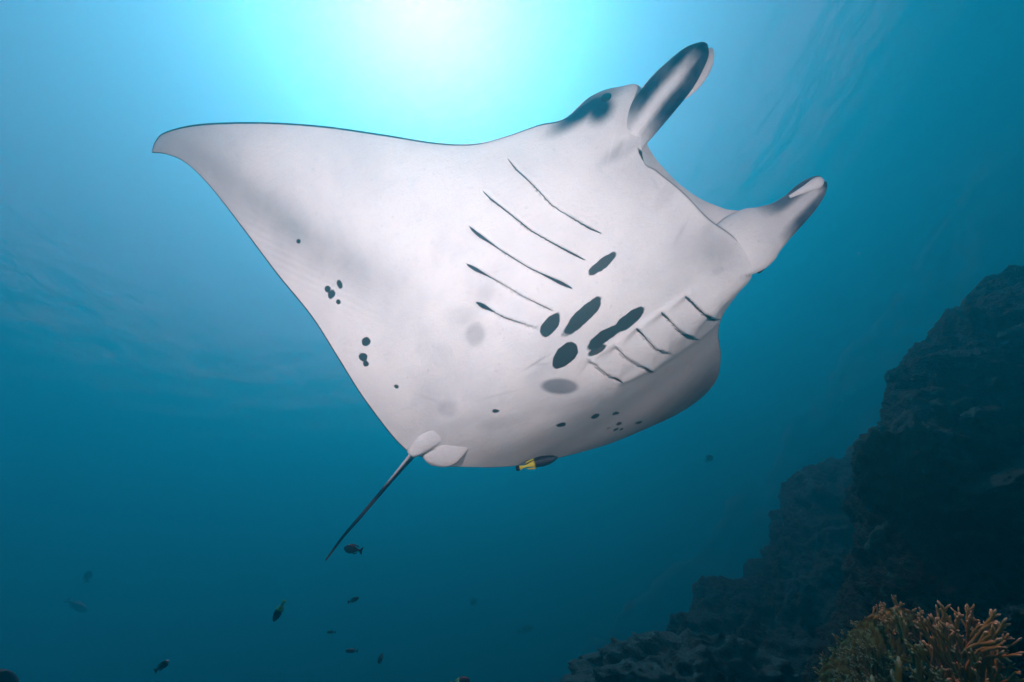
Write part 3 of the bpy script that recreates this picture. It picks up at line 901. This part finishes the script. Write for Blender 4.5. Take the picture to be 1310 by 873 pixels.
def fish(name, label, px, py, d, length, heading, mat_, slim=.16, turn=0.0, fork=True, cat='fish', group=None):
    """heading: picture direction (dx, dy) of the nose; length in px; turn swings the nose away from the camera"""
    L = length * d / F / max(.25, math.cos(R(turn)))
    c0 = at_np(px, py, d)
    hx = np.array(heading, float); hx = hx / np.hypot(*hx)
    fw = unit(at_np(px + hx[0], py + hx[1], d) - c0)
    away = unit(c0)
    side_ = unit(away - fw * away.dot(fw))
    fw, side_ = fw * math.cos(R(turn)) + side_ * math.sin(R(turn)), side_ * math.cos(R(turn)) - fw * math.sin(R(turn))
    up = np.cross(fw, side_)
    if up[2] < 0: up = -up
    xs = np.linspace(0, 1, 24)
    prof = np.interp(xs, [0, .03, .10, .25, .42, .60, .75, .84, .87], [.02, .22, .55, .92, 1.0, .82, .50, .30, .27]) * slim
    prof = np.interp(xs, xs[:21], prof[:21]) if False else prof
    vs_, us = [], []
    NRG = 12
    xb = xs * .86
    for x, h_ in zip(xb, prof):
        for k in range(NRG):
            a = 6.28318 * k / NRG
            vs_.append(c0 + fw * L * (.5 - x) + up * L * h_ * math.sin(a) + side_ * L * h_ * .5 * math.cos(a)); us.append(x)
    fs_ = grid_faces(24, NRG, wrap_m=True)
    def plate2(pts):
        """thin fin from a polygon of (x, z) in body lengths"""
        b0 = len(vs_)
        for sg_ in (1, -1):
            for (x, z) in pts:
                vs_.append(c0 + fw * L * (.5 - x) + up * L * z + side_ * L * .006 * sg_); us.append(x)
        n_ = len(pts)
        fs_.append(list(range(b0, b0 + n_))); fs_.append(list(range(b0 + 2 * n_ - 1, b0 + n_ - 1, -1)))
        for k in range(n_):
            k2 = (k + 1) % n_
            fs_.append([b0 + k2, b0 + k, b0 + n_ + k, b0 + n_ + k2])
    s1 = slim
    if not fork:
        plate2([(.83, s1 * .26), (.92, s1 * .5), (.98, s1 * .55), (1.0, s1 * .3), (1.0, -s1 * .3), (.98, -s1 * .55), (.92, -s1 * .5), (.83, -s1 * .26)])
    else:
        plate2([(.83, s1 * .26), (.92, s1 * .75), (1.0, s1 * .85), (.975, s1 * .3), (.965, 0), (.975, -s1 * .3), (1.0, -s1 * .85), (.92, -s1 * .75), (.83, -s1 * .26)])
    plate2([(.26, s1 * .90), (.36, s1 * 1.14), (.55, s1 * 1.10), (.72, s1 * .85), (.78, s1 * .45), (.60, s1 * .75), (.42, s1 * .92)])
    plate2([(.50, -s1 * .85), (.58, -s1 * 1.06), (.70, -s1 * .85), (.78, -s1 * .45), (.64, -s1 * .65)])
    plate2([(.28, -s1 * .60), (.36, -s1 * 1.02), (.42, -s1 * 1.0), (.38, -s1 * .75)])
    o = mesh_obj(name, vs_, fs_, mat_, attrs={'u': us}, origin=c0)
    if length > 22:
        for sg_ in (1, -1):                               # eyes
            e0 = c0 + fw * L * .405 + up * L * slim * .16 + side_ * L * slim * .24 * sg_
            vv = []
            for ph in np.linspace(0, np.pi, 6):
                for th in np.linspace(0, 2 * np.pi, 8, endpoint=False):
                    vv.append(e0 + L * .02 * (up * math.sin(ph) * math.cos(th) + fw * math.sin(ph) * math.sin(th) + side_ * .6 * math.cos(ph)))
            mesh_obj('eye', vv, grid_faces(6, 8, wrap_m=True), m_eye, o, origin=e0)
    return tag(o, label, cat, group)

fish('cleaner_wrasse', 'black cleaner wrasse with yellow rear pressed against the manta belly edge', 687, 592.5, 1.70, 56, (50, -14), mf_wrasse, .11, fork=False)
fish('cleaner_wrasse', 'dark cleaner wrasse with a bright green tail end, nose down', 357, 782, 1.9, 31, (-9, 17), mf_green, .14, fork=False)
fish('damselfish', 'dark damselfish hovering just beside the tip of the manta tail', 452, 703, 2.1, 25, (-20, -3), mf_dark, .21)
fish('reef_fish', 'small brownish dark fish tilted upward, below the damselfish', 452, 768, 2.6, 16, (14, -6), mf_dark, .16)
fish('reef_fish', 'tiny slender fish swimming level, paler of the level pair', 424, 809, 3.4, 12, (-10, 0), mf_far, .13)
fish('reef_fish', 'slim black fish swimming level below the green-tailed wrasse', 450, 833, 2.5, 17, (-12, 0), mf_dark, .13)
fish('reef_fish', 'speck of a fish seen end on near the slim black fish', 487, 843, 3.4, 6, (-4, -1), mf_far, .35, turn=65)
fish('reef_fish', 'black fish with a pale pinkish nose in open blue water', 207, 852.5, 1.9, 24, (14, -10), mf_nose, .17)
fish('distant_fish', 'faint upright fish above the longer faint fish', 112, 738, 6.5, 16, (2, -10), mf_far, .24)
fish('distant_fish', 'long faint fish sloping downward in the blue water', 98, 775, 8.5, 32, (14, 8), mf_far, .13)
fish('distant_fish', 'faint rounded fish in open water below the manta belly', 606, 769.5, 9, 11, (-8, 3), mf_far, .35)
fish('distant_fish', 'very faint slender fish near the foot of the reef slope', 672, 806, 11, 22, (14, -4), mf_far, .16)
fish('distant_fish', 'faint round fish off the manta far wing in front of the reef', 907, 587, 7.5, 12, (8, -6), mf_far, .33)
fish('reef_fish', 'small black fish with a green back swimming far below the manta', 589, 874, 1.9, 26, (16, -5), mf_green, .2)
fish('reef_fish', 'largest dark deep-bodied fish, only its rounded head showing', -20, 890, 1.5, 84, (30, -34), mf_dark, .30)

# ------------------------------------------------------------------ drifting specks
m_snow, nt, out = newmat('marine_snow')
g = NT(nt)
g.bsdf(out, g.mix(g.noise(3, 2, .5), (.30, .32, .32), (.6, .62, .6)), .9)
vs, fs = [], []
rr = random.Random(21)
for i in range(900):
    d = rr.uniform(1.0, 5.5)
    c0 = at_np(rr.uniform(-60, 1370), rr.uniform(-40, 920), d)
    r = rr.uniform(.0007, .0017) * (.5 + .25 * d)
    b0 = len(vs)
    for ax in ((1, 0, 0), (-1, 0, 0), (0, 1, 0), (0, -1, 0), (0, 0, 1), (0, 0, -1)):
        vs.append(c0 + np.array(ax) * r * rr.uniform(.6, 1.4))
    for a, b, c in ((0, 2, 4), (2, 1, 4), (1, 3, 4), (3, 0, 4), (2, 0, 5), (1, 2, 5), (3, 1, 5), (0, 3, 5)):
        fs.append([b0 + a, b0 + b, b0 + c])
tag(mesh_obj('marine_snow', vs, fs, m_snow, smooth=False), 'pale specks drifting in the sea water', 'particles', kind='stuff')
